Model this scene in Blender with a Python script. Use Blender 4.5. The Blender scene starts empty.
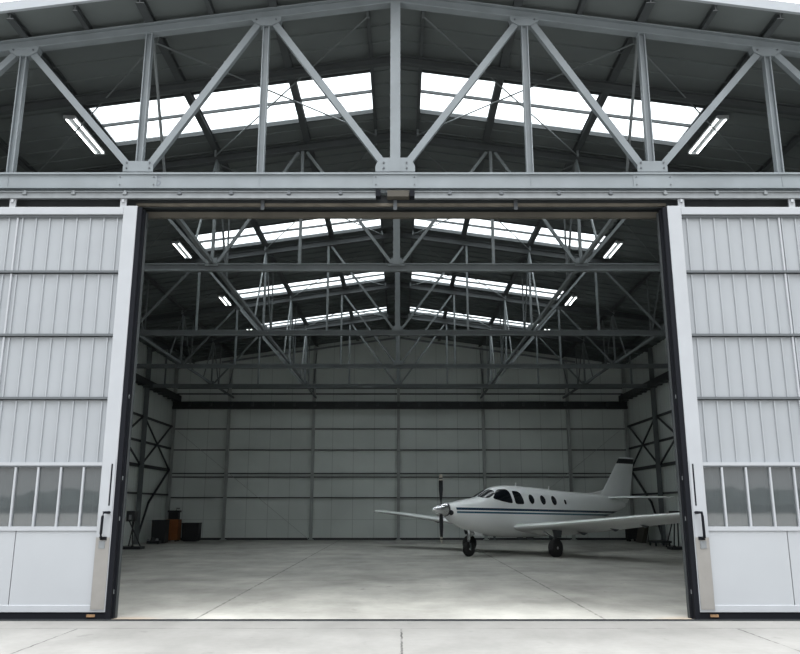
import bpy, math, random
from mathutils import Vector as V, Matrix
random.seed(7)
SC = bpy.context.scene
COL = SC.collection
PI = math.pi

# ------------------------------------------------------------------ materials
def mat(name, col, rough=0.6, metal=0.0, var=0.0, scale=3.0, bump=0.0, bscale=40.0, spec=0.5, coat=0.0):
    m = bpy.data.materials.new(name); m.use_nodes = True
    nt = m.node_tree; b = nt.nodes['Principled BSDF']
    b.inputs['Base Color'].default_value = (*col, 1)
    b.inputs['Roughness'].default_value = rough
    b.inputs['Metallic'].default_value = metal
    b.inputs['Specular IOR Level'].default_value = spec
    b.inputs['Coat Weight'].default_value = coat
    tc = nt.nodes.new('ShaderNodeTexCoord')
    if var > 0:
        n = nt.nodes.new('ShaderNodeTexNoise'); n.inputs['Scale'].default_value = scale; n.inputs['Detail'].default_value = 5
        nt.links.new(tc.outputs['Object'], n.inputs['Vector'])
        r = nt.nodes.new('ShaderNodeValToRGB')
        r.color_ramp.elements[0].position = .3; r.color_ramp.elements[1].position = .7
        r.color_ramp.elements[0].color = (*[c*(1-var) for c in col], 1)
        r.color_ramp.elements[1].color = (*[min(1, c*(1+var)) for c in col], 1)
        nt.links.new(n.outputs['Fac'], r.inputs['Fac']); nt.links.new(r.outputs['Color'], b.inputs['Base Color'])
    if bump > 0:
        n2 = nt.nodes.new('ShaderNodeTexNoise'); n2.inputs['Scale'].default_value = bscale
        nt.links.new(tc.outputs['Object'], n2.inputs['Vector'])
        bp = nt.nodes.new('ShaderNodeBump'); bp.inputs['Strength'].default_value = bump; bp.inputs['Distance'].default_value = .01
        nt.links.new(n2.outputs['Fac'], bp.inputs['Height']); nt.links.new(bp.outputs['Normal'], b.inputs['Normal'])
    return m

M = {}
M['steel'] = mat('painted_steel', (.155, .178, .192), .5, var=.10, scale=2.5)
M['steel_shaded'] = mat('shaded_inner_steel', (.11, .125, .13), .6, var=.12, scale=2.5)  # same paint as the front truss, darkened to hold the interior shade
M['steel_dark'] = mat('dark_steel', (.04, .046, .049), .6, var=.15, scale=2.5)  # darker steel tone; on interior chords and purlins it carries painted shade
M['girder'] = mat('girder_paint', (.175, .20, .216), .5, var=.10, scale=2)
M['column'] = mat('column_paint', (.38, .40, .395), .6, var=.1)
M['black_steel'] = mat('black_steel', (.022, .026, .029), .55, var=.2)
M['deck'] = mat('roof_deck', (.092, .106, .107), .65, var=.12, scale=.7)
M['fascia'] = mat('fascia_paint', (.28, .305, .33), .5, var=.05)
M['panel_in'] = mat('inner_wall_panel', (.63, .675, .652), .6, var=.08, scale=.5)
M['door_panel'] = mat('door_sheet', (.265, .284, .303), .45, var=.035, scale=1.2)
M['door_frame'] = mat('door_frame_paint', (.325, .343, .365), .45, var=.03)
M['door_rail'] = mat('door_rail_paint', (.08, .09, .098), .5)
M['white_panel'] = mat('white_panel', (.325, .343, .363), .4, var=.03, scale=1.0)
M['alu'] = mat('brushed_aluminium', (.27, .263, .25), .45, metal=.5, var=.05, scale=6)
M['rubber'] = mat('black_rubber', (.006, .007, .010), .8, spec=.15)
M['rust'] = mat('rusty_iron', (.2, .12, .06), .8, var=.4, scale=12)
M['timber'] = mat('grey_timber', (.12, .108, .088), .8, var=.2, scale=5)
M['zinc'] = mat('galvanised', (.17, .185, .195), .5, metal=.1, var=.12, scale=6)
M['bolt'] = mat('bolt_steel', (.10, .11, .12), .5, metal=.6)
M['mark'] = mat('grey_mark', (.16, .18, .21), .8)
M['paint_black'] = mat('propeller_black', (.018, .02, .024), .4)
M['tyre'] = mat('tyre_rubber', (.012, .012, .013), .75, bump=.3)
M['chrome'] = mat('polished_metal', (.75, .76, .78), .22, metal=1)
M['white_paint'] = mat('white_aircraft_paint', (.83, .855, .86), .22, var=.02, scale=1.5, coat=.4)
M['tip_grey'] = mat('tip_cream', (.55, .52, .45), .5)
M['orange'] = mat('orange_paint', (.26, .085, .02), .55, var=.15)
M['dark_bin'] = mat('dark_plastic', (.018, .02, .022), .6)
M['brown'] = mat('brown_board', (.055, .05, .04), .8, var=.2)
M['grey_bits'] = mat('pale_grey', (.26, .275, .28), .6)
M['cockpit_dark'] = mat('cockpit_glass', (.006, .008, .011), .16, spec=.35)
M['tree'] = mat('treeline_green', (.05, .062, .06), .9, var=.4, scale=.05)

def glass_mat(name, tint, refl, milky):
    m = bpy.data.materials.new(name); m.use_nodes = True; nt = m.node_tree
    for n in list(nt.nodes): nt.nodes.remove(n)
    out = nt.nodes.new('ShaderNodeOutputMaterial')
    tr = nt.nodes.new('ShaderNodeBsdfTransparent'); tr.inputs['Color'].default_value = (*tint, 1)
    df = nt.nodes.new('ShaderNodeBsdfTranslucent' if milky else 'ShaderNodeBsdfDiffuse')
    df.inputs['Color'].default_value = (.8, .83, .85, 1) if milky else (.13, .145, .15, 1)
    m1 = nt.nodes.new('ShaderNodeMixShader'); m1.inputs[0].default_value = .25 if milky else .45
    nt.links.new(tr.outputs[0], m1.inputs[1]); nt.links.new(df.outputs[0], m1.inputs[2])
    gl = nt.nodes.new('ShaderNodeBsdfGlossy'); gl.inputs['Roughness'].default_value = .03
    m2 = nt.nodes.new('ShaderNodeMixShader'); m2.inputs[0].default_value = refl
    nt.links.new(m1.outputs[0], m2.inputs[1]); nt.links.new(gl.outputs[0], m2.inputs[2])
    nt.links.new(m2.outputs[0], out.inputs['Surface'])
    return m
M['door_glass'] = glass_mat('door_window_glass', (.5, .55, .57), .13, False)
M['sky_glass'] = glass_mat('skylight_sheet', (.93, .96, .96), .03, True)

def emis(name, col, s):
    m = bpy.data.materials.new(name); m.use_nodes = True; nt = m.node_tree
    b = nt.nodes['Principled BSDF']; b.inputs['Base Color'].default_value = (.9, .9, .9, 1)
    b.inputs['Emission Color'].default_value = (*col, 1); b.inputs['Emission Strength'].default_value = s
    return m
M['tube'] = emis('lit_tube', (.95, 1, 1), 5)

# math-node helper
def mth(nt, op, a, b=None, c=None):
    n = nt.nodes.new('ShaderNodeMath'); n.operation = op
    for i, v in enumerate((a, b, c)):
        if v is None: continue
        if isinstance(v, (int, float)): n.inputs[i].default_value = v
        else: nt.links.new(v, n.inputs[i])
    return n.outputs[0]
def line_mask(nt, coord, pos, w):
    return mth(nt, 'LESS_THAN', mth(nt, 'ABSOLUTE', mth(nt, 'SUBTRACT', coord, pos)), w)

def concrete(name, base, xl, yl, lw, stain, ymax=None, dark=.35):
    m = bpy.data.materials.new(name); m.use_nodes = True; nt = m.node_tree
    b = nt.nodes['Principled BSDF']
    tc = nt.nodes.new('ShaderNodeTexCoord'); P = tc.outputs['Object']
    sp = nt.nodes.new('ShaderNodeSeparateXYZ'); nt.links.new(P, sp.inputs[0])
    def noise(scale, det, sx=1, sy=1, rough=.55):
        mp = nt.nodes.new('ShaderNodeMapping'); mp.inputs['Scale'].default_value = (sx, sy, 1)
        nt.links.new(P, mp.inputs[0])
        n = nt.nodes.new('ShaderNodeTexNoise'); n.inputs['Scale'].default_value = scale; n.inputs['Detail'].default_value = det
        n.inputs['Roughness'].default_value = rough
        nt.links.new(mp.outputs[0], n.inputs['Vector']); return n.outputs['Fac']
    def ramp(f, p0, p1, v0, v1):
        r = nt.nodes.new('ShaderNodeMapRange'); r.inputs[1].default_value = p0; r.inputs[2].default_value = p1
        r.inputs[3].default_value = v0; r.inputs[4].default_value = v1; nt.links.new(f, r.inputs[0]); return r.outputs[0]
    v = ramp(noise(.45, 6), .3, .7, 1-stain, 1+stain*.6)
    v = mth(nt, 'MULTIPLY', v, ramp(noise(1.6, 8, 1, .55), .35, .7, 1+stain*.35, 1-stain*.6))
    v = mth(nt, 'MULTIPLY', v, ramp(noise(9, 4), .3, .7, .95, 1.05))
    sp1 = ramp(noise(3.1, 3, 1, .6), .66, .75, 1, 1-stain*1.2)
    v = mth(nt, 'MULTIPLY', v, sp1)
    mask = None
    wob = ramp(noise(6, 2), .3, .7, -.008, .008)
    xx = mth(nt, 'ADD', sp.outputs[0], wob); yy = mth(nt, 'ADD', sp.outputs[1], wob)
    for p in xl:
        k = line_mask(nt, xx, p, lw)
        if ymax is not None: k = mth(nt, 'MULTIPLY', k, mth(nt, 'LESS_THAN', sp.outputs[1], ymax))
        mask = k if mask is None else mth(nt, 'MAXIMUM', mask, k)
    for p in yl:
        k = line_mask(nt, yy, p, lw); mask = k if mask is None else mth(nt, 'MAXIMUM', mask, k)
    brk = ramp(noise(2.3, 3), .38, .55, .25, 1)
    v = mth(nt, 'MULTIPLY', v, mth(nt, 'SUBTRACT', 1, mth(nt, 'MULTIPLY', mth(nt, 'MULTIPLY', mask, brk), dark)))
    cc = nt.nodes.new('ShaderNodeVectorMath'); cc.operation = 'SCALE'; cc.inputs[0].default_value = base
    nt.links.new(v, cc.inputs['Scale'])
    if name == 'hangar_slab':
        rm = None
        for px_ in (-4.0, 4.2):
            dx = mth(nt, 'DIVIDE', mth(nt, 'SUBTRACT', sp.outputs[0], px_), .55); dy = mth(nt, 'DIVIDE', mth(nt, 'SUBTRACT', sp.outputs[1], 12.1), .28)
            dd = mth(nt, 'ADD', mth(nt, 'MULTIPLY', dx, dx), mth(nt, 'MULTIPLY', dy, dy))
            k = ramp(dd, 0, 1, .5, 0); rm = k if rm is None else mth(nt, 'MAXIMUM', rm, k)
        mx = nt.nodes.new('ShaderNodeMix'); mx.data_type = 'RGBA'; nt.links.new(rm, mx.inputs[0]); nt.links.new(cc.outputs[0], mx.inputs[6])
        mx.inputs[7].default_value = (.36, .25, .15, 1); nt.links.new(mx.outputs[2], b.inputs['Base Color'])
    else: nt.links.new(cc.outputs[0], b.inputs['Base Color'])
    b.inputs['Roughness'].default_value = .62
    b.inputs['Specular IOR Level'].default_value = .35
    bp = nt.nodes.new('ShaderNodeBump'); bp.inputs['Strength'].default_value = .15; bp.inputs['Distance'].default_value = .01
    nt.links.new(noise(25, 4), bp.inputs['Height']); nt.links.new(bp.outputs[0], b.inputs['Normal'])
    return m
M['floor'] = concrete('hangar_slab', (.345, .34, .312), [-3.0, 3.0, -9, 9], [18.3, 24.3, 30.3, 36.3], (.020), .30, dark=.6)
M['apron'] = concrete('apron_concrete', (.20, .198, .188), [-4.35, 0.02, 4.55, 9, -9], [11.2, 5, -1], .013, .19, ymax=11.15, dark=.75)

# striped fuselage paint: stripes follow the fuselage in its own coordinates
def striped():
    m = bpy.data.materials.new('striped_aircraft_paint'); m.use_nodes = True; nt = m.node_tree
    b = nt.nodes['Principled BSDF']; b.inputs['Roughness'].default_value = .22; b.inputs['Coat Weight'].default_value = .4
    tc = nt.nodes.new('ShaderNodeTexCoord'); sp = nt.nodes.new('ShaderNodeSeparateXYZ'); nt.links.new(tc.outputs['Object'], sp.inputs[0])
    X, Z = sp.outputs[0], sp.outputs[2]
    zz = mth(nt, 'SUBTRACT', Z, mth(nt, 'MULTIPLY', X, .0185))
    inx = mth(nt, 'LESS_THAN', X, .80)
    def band(lo, hi):
        return mth(nt, 'MULTIPLY', mth(nt, 'MULTIPLY', mth(nt, 'GREATER_THAN', zz, lo), mth(nt, 'LESS_THAN', zz, hi)), inx)
    def mix(f, c1, c2):
        n = nt.nodes.new('ShaderNodeMix'); n.data_type = 'RGBA'; nt.links.new(f, n.inputs[0])
        if isinstance(c1, tuple): n.inputs[6].default_value = (*c1, 1)
        else: nt.links.new(c1, n.inputs[6])
        n.inputs[7].default_value = (*c2, 1); return n.outputs[2]
    c = mix(band(1.495, 1.575), (.83, .855, .86), (.018, .045, .085))
    c = mix(band(1.395, 1.455), c, (.045, .12, .18))
    nt.links.new(c, b.inputs['Base Color']); return m
M['fuselage'] = striped()

# ------------------------------------------------------------------ mesh builder
class MB:
    def __init__(s): s.v = []; s.f = []
    def add(s, vs, fs):
        o = len(s.v); s.v += [tuple(p) for p in vs]; s.f += [tuple(i+o for i in f) for f in fs]; return s
    def box(s, x0, x1, y0, y1, z0, z1):
        vs = [(x, y, z) for x in (x0, x1) for y in (y0, y1) for z in (z0, z1)]
        return s.add(vs, [(0, 1, 3, 2), (4, 6, 7, 5), (0, 4, 5, 1), (2, 3, 7, 6), (0, 2, 6, 4), (1, 5, 7, 3)])
    def beam(s, a, b, w, d, side=None):
        """box of width w (along side) and depth d between two points"""
        a, b = V(a), V(b); t = (b-a).normalized()
        sd = V(side) if side is not None else (V((0, 1, 0)) if abs(t.y) < .9 else V((1, 0, 0)))
        sd = (sd - t*sd.dot(t)).normalized(); up = t.cross(sd)
        vs = [p + sd*i*w/2 + up*j*d/2 for p in (a, b) for i, j in ((-1, -1), (1, -1), (1, 1), (-1, 1))]
        return s.add(vs, [(0, 3, 2, 1), (4, 5, 6, 7)] + [(i, (i+1) % 4, 4+(i+1) % 4, 4+i) for i in range(4)])
    def ibeam(s, a, b, w, d, t=.02, side=None):
        """I section: flanges of width w (along side), overall depth d"""
        a, b = V(a), V(b); tt = (b-a).normalized()
        sd = V(side) if side is not None else V((0, 1, 0))
        sd = (sd - tt*sd.dot(tt)).normalized(); up = tt.cross(sd)
        s.beam(a+up*(d/2-t/2), b+up*(d/2-t/2), w, t, sd); s.beam(a-up*(d/2-t/2), b-up*(d/2-t/2), w, t, sd)
        return s.beam(a, b, t, d-1.5*t, sd)
    def tube(s, pts, r, n=8):
        pts = [V(p) for p in pts]; vs = []; fs = []
        for i, p in enumerate(pts):
            t = (pts[min(i+1, len(pts)-1)]-pts[max(i-1, 0)]).normalized()
            a = V((0, 0, 1)) if abs(t.z) < .9 else V((1, 0, 0)); u = t.cross(a).normalized(); w = t.cross(u)
            rr = r[i] if isinstance(r, (list, tuple)) else r
            vs += [p+(u*math.cos(2*PI*k/n)+w*math.sin(2*PI*k/n))*rr for k in range(n)]
        for i in range(len(pts)-1):
            fs += [(i*n+k, i*n+(k+1) % n, (i+1)*n+(k+1) % n, (i+1)*n+k) for k in range(n)]
        fs += [tuple(range(n-1, -1, -1)), tuple(range((len(pts)-1)*n, len(pts)*n))]
        return s.add(vs, fs)
    def lathe(s, prof, c, axis, n=24):
        """prof: list of (along axis, radius)"""
        c, t = V(c), V(axis).normalized()
        a = V((0, 0, 1)) if abs(t.z) < .9 else V((1, 0, 0)); u = t.cross(a).normalized(); w = t.cross(u)
        vs = []; fs = []
        for h, r in prof: vs += [c+t*h+(u*math.cos(2*PI*k/n)+w*math.sin(2*PI*k/n))*r for k in range(n)]
        m = len(prof)
        for i in range(m-1): fs += [(i*n+k, i*n+(k+1) % n, (i+1)*n+(k+1) % n, (i+1)*n+k) for k in range(n)]
        fs += [tuple(range(n-1, -1, -1)), tuple(range((m-1)*n, m*n))]
        return s.add(vs, fs)
    def loft(s, rings):
        n = len(rings[0]); vs = [p for r in rings for p in r]; fs = []
        for i in range(len(rings)-1): fs += [(i*n+k, i*n+(k+1) % n, (i+1)*n+(k+1) % n, (i+1)*n+k) for k in range(n)]
        fs += [tuple(range(n-1, -1, -1)), tuple(range((len(rings)-1)*n, len(rings)*n))]
        return s.add(vs, fs)
    def prism(s, poly, ext):
        """polygon (3D points) extruded by a vector"""
        e = V(ext); n = len(poly); vs = [V(p) for p in poly] + [V(p)+e for p in poly]
        return s.add(vs, [tuple(range(n-1, -1, -1)), tuple(range(n, 2*n))] + [(k, (k+1) % n, n+(k+1) % n, n+k) for k in range(n)])
    def build(s, name, m, parent=None, smooth=False, bevel=0):
        me = bpy.data.meshes.new(name); me.from_pydata(s.v, [], s.f)
        import bmesh
        bm = bmesh.new(); bm.from_mesh(me); bmesh.ops.recalc_face_normals(bm, faces=bm.faces); bm.to_mesh(me); bm.free()
        me.materials.append(M[m] if isinstance(m, str) else m)
        if smooth:
            for p in me.polygons: p.use_smooth = True
            me.set_sharp_from_angle(angle=math.radians(40))
        o = bpy.data.objects.new(name, me); COL.objects.link(o)
        if parent: o.parent = parent
        if bevel:
            b = o.modifiers.new('bevel', 'BEVEL'); b.width = bevel; b.segments = 2; b.limit_method = 'ANGLE'
        return o

def tag(o, label, cat, group=None, kind=None):
    o['label'] = label; o['category'] = cat
    if group: o['group'] = group
    if kind: o['kind'] = kind
    return o
def empty(name, loc=(0, 0, 0), rz=0):
    o = bpy.data.objects.new(name, None); o.location = loc; o.rotation_euler = (0, 0, rz); o.empty_display_size = .2
    COL.objects.link(o); return o
ORD = ['first', 'second', 'third', 'fourth', 'fifth', 'sixth', 'seventh', 'eighth']
NEAR = ['nearest', 'second', 'third', 'fourth', 'fifth']

# ------------------------------------------------------------------ dimensions (metres)
CX = -0.08                 # ridge line
YF, YR = 12.05, 40.3       # front plane, rear wall
XL, XR = -11.75, 11.75
ZR, K = 10.55, .142         # underside of the roof deck at the ridge, slope
NODES = [0, 2.25, 4.28, 6.42, 8.56, 10.7]
def node(k): return math.copysign(NODES[abs(k)], k)
def zroof(x): return ZR - K*abs(x-CX)
SKY = [(14.65, 16.4), (22.45, 24.0), (28.65, 30.05), (34.2, 35.35)]
SX0, SX1 = .50, 6.42

# ------------------------------------------------------------------ setting
f = MB(); f.box(XL-.3, XR+.3, YF, YR+.3, -.2, 0)
tag(f.build('floor', 'floor'), 'smooth grey concrete hangar floor with faint joints and stains', 'floor', kind='structure')
g = MB(); g.box(-150, 150, -190, YF-.16, -.25, 0)
tag(g.build('ground', 'apron'), 'pale concrete apron in front of the doorway', 'ground', kind='structure')
t = MB(); t.box(-12, 12, YF-.16, YF-.13, -.2, .004); t.box(-12, 12, YF-.02, YF, -.2, .006); t.box(-12, 12, YF-.13, YF-.02, -.2, -.03)
tag(t.build('trim_1', 'black_steel'), 'dark steel floor rail running across the threshold', 'rail', kind='structure')

def gable(name, y0, y1, m, zlow=0):
    b = MB(); poly = [(XL, y0, zlow), (XR, y0, zlow), (XR, y0, zroof(XR)), (CX, y0, ZR), (XL, y0, zroof(XL))]
    b.prism(poly, (0, y1-y0, 0)); return b
def wall_panels(base):
    """seams of the sheet panels as shallow dark joints"""
    m = M['panel_in'].copy(); nt = m.node_tree; b = nt.nodes['Principled BSDF']
    tc = nt.nodes.new('ShaderNodeTexCoord'); sp = nt.nodes.new('ShaderNodeSeparateXYZ'); nt.links.new(tc.outputs['Object'], sp.inputs[0])
    c = sp.outputs[base]
    k = mth(nt, 'LESS_THAN', mth(nt, 'ABSOLUTE', mth(nt, 'SUBTRACT', mth(nt, 'FRACT', mth(nt, 'DIVIDE', mth(nt, 'ADD', c, 50), 1.07)), .5)), .014)
    k2 = line_mask(nt, sp.outputs[2], .98, .012)
    k = mth(nt, 'MAXIMUM', k, k2)
    src = b.inputs['Base Color'].links[0].from_socket
    n = nt.nodes.new('ShaderNodeMix'); n.data_type = 'RGBA'
    nt.links.new(mth(nt, 'MULTIPLY', k, .30), n.inputs[0]); nt.links.new(src, n.inputs[6]); n.inputs[7].default_value = (.08, .09, .09, 1)
    nt.links.new(n.outputs[2], b.inputs['Base Color']); return m
PX, PY = wall_panels(0), wall_panels(1)
tag(gable('wall_back', YR, YR+.2, None).build('wall_back', PX), 'grey sheet panel rear wall of the hangar', 'wall', kind='structure')
w = MB(); w.box(XL-.2, XL, YF+.3, YR+.2, 0, zroof(XL)+.02)
tag(w.build('wall_left', PY), 'grey sheet panel side wall by the orange cabinet', 'wall', kind='structure')
w = MB(); w.box(XR, XR+.2, YF+.3, YR+.2, 0, zroof(XR)+.02)
tag(w.build('wall_right', PY), 'grey sheet panel side wall behind the aircraft tail', 'wall', kind='structure')
for nm, x0, x1, lab in (('wall_front_left', XL, -4.42, 'ribbed front wall behind the left sliding door'), ('wall_front_right', 4.62, XR, 'ribbed front wall behind the right sliding door')):
    w = MB(); w.box(x0, x1, YF+.46, YF+.54, 0, 6.6)
    x = x0+.1
    while x < x1-.1: w.box(x, x+.05, YF+.43, YF+.46, 0, 6.5); x += .2
    tag(w.build(nm, 'door_panel'), lab, 'wall', kind='structure')

# roof deck with openings for the rooflights
def slab(b, s, x0, x1, y0, y1, zo=0, th=.07):
    def P(x, y, dz): return (CX+s*x, y, ZR-K*x+zo+dz)
    vs = [P(x, y, dz) for x in (x0, x1) for y in (y0, y1) for dz in (0, th)]
    b.add(vs, [(0, 1, 3, 2), (4, 6, 7, 5), (0, 4, 5, 1), (2, 3, 7, 6), (0, 2, 6, 4), (1, 5, 7, 3)])
d = MB(); YO = 11.5; XE = 12.1
for s in (-1, 1):
    y = YO
    for (a, b) in SKY:
        slab(d, s, 0, XE, y, a); slab(d, s, 0, SX0, a, b); slab(d, s, SX1, XE, a, b); y = b
    slab(d, s, 0, XE, y, YR+.4)
    yy = 12.6
    while yy < YR:                     # standing ribs of the deck sheets
        hit = [1 for (a, b) in SKY if a-.04 < yy < b+.04]
        if hit: slab(d, s, SX1, XE, yy, yy+.045, -.035, .036); slab(d, s, 0, SX0, yy, yy+.045, -.035, .036)
        else: slab(d, s, 0, XE, yy, yy+.045, -.035, .036)
        yy += .52
tag(d.build('ceiling', 'deck'), 'dark ribbed metal roof underside with rooflight openings', 'ceiling', kind='structure')
fa = MB()
for s in (-1, 1):
    fa.prism([(CX, 11.44, ZR+.0), (CX+s*12, 11.44, ZR-K*12), (CX+s*12, 11.44, ZR-K*12+.17), (CX, 11.44, ZR+.17)], (0, .06, 0))
    fa.prism([(CX, 11.5, ZR+.07), (CX+s*12, 11.5, ZR-K*12+.07), (CX+s*12, 11.5, ZR-K*12+.17), (CX, 11.5, ZR+.17)], (0, .03, 0))
tag(fa.build('trim_2', 'fascia'), 'pale grey fascia strip along the roof edge', 'fascia', kind='structure')

# rooflights
for i, (a, b) in enumerate(SKY):
    for s in (-1, 1):
        side = 'left' if s < 0 else 'right'
        e = empty('roof_light', (CX+s*(SX0+SX1)/2, (a+b)/2, ZR-K*(SX0+SX1)/2))
        tag(e, f'{NEAR[i]} rooflight from the doorway on the {side} roof slope', 'skylight', 'rooflights in the roof slopes')
        off = -V(e.location)
        def shift(mb): mb.v = [tuple(V(p)+off) for p in mb.v]; return mb
        p = MB(); slab(p, s, SX0, SX1, a, b, .055, .012); shift(p).build('glazing_sheet', 'sky_glass', e)
        fr = MB()
        for (x0, x1, y0, y1) in ((SX0-.03, SX0+.02, a, b), (SX1-.02, SX1+.03, a, b), (SX0, SX1, a-.03, a+.02), (SX0, SX1, b-.02, b+.03)):
            slab(fr, s, x0, x1, y0, y1, -.04, .13)
        shift(fr).build('frame', 'steel_dark', e)
        gb = MB(); slab(gb, s, SX0, SX1, (a+b)/2-.02, (a+b)/2+.02, -.01, .065); shift(gb).build('glazing_bar', 'steel_dark', e)

# fluorescent lamps hung beside the rooflights
for i, (a, b) in enumerate(SKY):
    for s in (-1, 1):
        side = 'left' if s < 0 else 'right'
        x = CX+s*6.74; z = zroof(x)
        e = empty('fluorescent_lamp', (x, (a+b)/2, z))
        tag(e, f'{NEAR[i]} twin tube lamp from the doorway beside the {side} rooflights', 'lamp', 'fluorescent lamps under the roof')
        L = (b-a)/2 - .06
        h = MB(); h.box(-.13, .13, -L, L, -.155, -.125); h.box(-.03, .03, -L*.7, -L*.7+.05, -.13, .0); h.box(-.03, .03, L*.7-.05, L*.7, -.13, .0)
        h.box(-.12, .12, -L-.03, -L, -.20, -.125); h.box(-.12, .12, L, L+.03, -.20, -.125)
        h.build('housing', 'grey_bits', e)
        for k in (-.085, .085):
            tb = MB(); tb.tube([(k, -L, -.175), (k, L, -.175)], .018); tb.build('tube', 'tube', e, True)

# ------------------------------------------------------------------ roof trusses
def truss(y, zc, front, label, thick, light=False):
    e = empty('roof_truss', (CX, y, 0)); tag(e, label, 'truss', 'steel roof trusses')
    st = 'steel' if front else 'steel_shaded'
    ct = zroof(CX)-.12; dch = .20
    for s in (-1, 1):
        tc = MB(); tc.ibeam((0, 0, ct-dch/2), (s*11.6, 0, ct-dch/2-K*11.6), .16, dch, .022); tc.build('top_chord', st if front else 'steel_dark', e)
    if not front:
        bc = MB(); bc.ibeam((-11.6, 0, zc), (11.7, 0, zc), .14, .17, .02); bc.build('bottom_chord', st, e)
    zb = 7.03 if front else zc+.06
    def top(x): return ct-dch-K*abs(x)
    for k in range(-5, 6):
        x = node(k)
        vm = MB(); wv = (.17 if k == 0 else .12 if front else .07)*thick
        if front: vm.ibeam((x, 0, zb), (x, 0, top(x)+.02), wv, wv*.95, .018, side=(0, 1, 0) if k else (1, 0, 0))
        else: vm.beam((x, 0, zb), (x, 0, top(x)+.02), wv*1.1, wv)
        vm.build('vertical', st, e)
        gp = MB()
        if k % 2 == 0:      # bottom node
            hw = .33 if k == 0 else .25; gh = .25 if k == 0 else .19
            if front:
                gp.prism([(x-hw, -.075, zb), (x+hw, -.075, zb), (x+hw, -.075, zb+.10), (x+hw-.07, -.075, zb+gh), (x-hw+.07, -.075, zb+gh), (x-hw, -.075, zb+.10)], (0, .02, 0))
            else: gp.prism([(x-hw*.6, -.07, zb-.03), (x+hw*.6, -.07, zb-.03), (x+.12, -.07, zb+.16), (x-.12, -.07, zb+.16)], (0, .14, 0))
        else:
            hw = .26 if front else .17; zt = top(x)
            gp.prism([(x-hw, -.075, zt+.03-K*(-hw if x < 0 else hw)*0), (x+hw, -.075, zt+.03), (x+hw-.02, -.075, zt-.06), (x+.1, -.075, zt-.14), (x-.1, -.075, zt-.14), (x-hw+.02, -.075, zt-.06)], (0, .15, 0))
        if front or k % 2 == 0: gpo = gp.build('gusset_plate', st, e)
        if front:
            bo = MB()
            zz = zb+.1 if k % 2 == 0 else top(x)-.03
            for bx in (-.19, .19):
                for bz in (-.035, .06) if k % 2 == 0 else (0,):
                    bo.lathe([(0, .016), (.018, .016)], (x+bx*(1 if k % 2 == 0 else .9), -.092, zz+bz), (0, 1, 0), 6)
            bo.build('bolts', 'bolt', gpo)
        # diagonals: odd (top) nodes down to both neighbouring even (bottom) nodes
        if k % 2:
            for q in (-1, 1):
                if abs(k+q) > 5: continue
                if light and {abs(k), abs(k+q)} == {1, 2}: continue
                x2 = node(k+q)
                dm = MB(); a = V((x+q*.10, 0, top(x)-.02)); b = V((x2-q*.14, 0, zb+.08))
                if front: dm.beam(a, b, .10*thick, .115*thick)
                else: dm.beam(a, b, .07*thick, .07*thick)
                dm.build('diagonal', st, e)
    return e
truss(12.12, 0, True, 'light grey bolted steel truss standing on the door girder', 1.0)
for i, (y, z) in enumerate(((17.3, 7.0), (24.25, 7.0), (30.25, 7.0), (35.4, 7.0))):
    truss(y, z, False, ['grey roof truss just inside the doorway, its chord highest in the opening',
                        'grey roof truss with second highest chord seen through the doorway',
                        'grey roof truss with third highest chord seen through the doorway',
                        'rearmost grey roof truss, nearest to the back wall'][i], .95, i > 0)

# purlins along the hangar (rest on the top chords)
def purlin(x, y0, y1, w, dd, label, name='roof_purlin', group='roof purlins'):
    z = zroof(x)
    b = MB(); b.ibeam((x, y0, z-.06), (x, y1, z-.06), dd, .118, .014, side=(1, 0, 0))
    tag(b.build(name, 'steel_dark'), label, 'purlin', group)
for s in (-1, 1):
    side = 'left' if s < 0 else 'right'
    for j, x in enumerate((.50, 2.14, 4.28, 6.42, 8.56, 10.7)):
        purlin(CX+s*x, YO, YR, .08, (.07, .15, .15, .12, .12, .12)[j], f'long roof purlin, {ORD[j]} from the ridge on the {side} slope')
    for j, x in enumerate((1.07, 3.21, 5.35, 7.49)):
        purlin(CX+s*x, YO, 12.22, .08, .08, f'short rafter stub under the front eave, {ORD[j]} {side} of the ridge', 'eave_stub', 'short stubs under the front eave')
# intermediate rafter behind the front truss
for s in (-1, 1):
    b = MB(); z0 = ZR-.12
    b.ibeam((CX, 14.05, z0-.08), (CX+s*11.3, 14.05, z0-.08-K*11.3), .12, .16, .018)
    tag(b.build('roof_rafter', 'steel_dark'), f"dark rafter in front of the nearest {'left' if s < 0 else 'right'} rooflight", 'rafter', 'intermediate rafters')

# longitudinal ties at the truss bottom chords
TY = [12.2, 17.3, 24.25, 30.25, 35.4, YR]
for s in (-1, 1):
    side = 'left' if s < 0 else 'right'
    for j, x in enumerate((4.28, 8.56)):
        e = empty('longitudinal_tie', (CX+s*x, 26, 0)); X = 0; dz = 7.0
        tag(e, f"long grey tie running to the rear on the {side}, {'nearer the ridge' if j == 0 else 'nearer the side wall'}", 'tie beam', 'longitudinal roof ties')
        b = MB(); b.beam((0, TY[0]-26, dz+.13), (0, YR-26, dz+.13), .08, .085, side=(1, 0, 0)); b.build('tie_beam', 'steel_shaded', e)
        for k in range(5):
            if j == 1 and k == 0: continue
            ya, yb = TY[k]-26, TY[k+1]-26; ym = (ya+yb)/2; zt = zroof(CX+s*x)-.1
            p = MB(); p.tube([(0, ya+.1, zt-.2), (0, ya+1.5, dz+.15)], .028, 6); p.build('brace', 'steel_shaded', e)
            p = MB(); p.tube([(0, yb-.1, zt-.2), (0, yb-1.5, dz+.15)], .028, 6); p.build('brace', 'steel_shaded', e)
            if k: p = MB(); p.beam((0, ya+1.5, dz+.15), (0, ya+1.5, zt+.0), .04, .04); p.build('hanger_post', 'steel_shaded', e)
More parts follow.
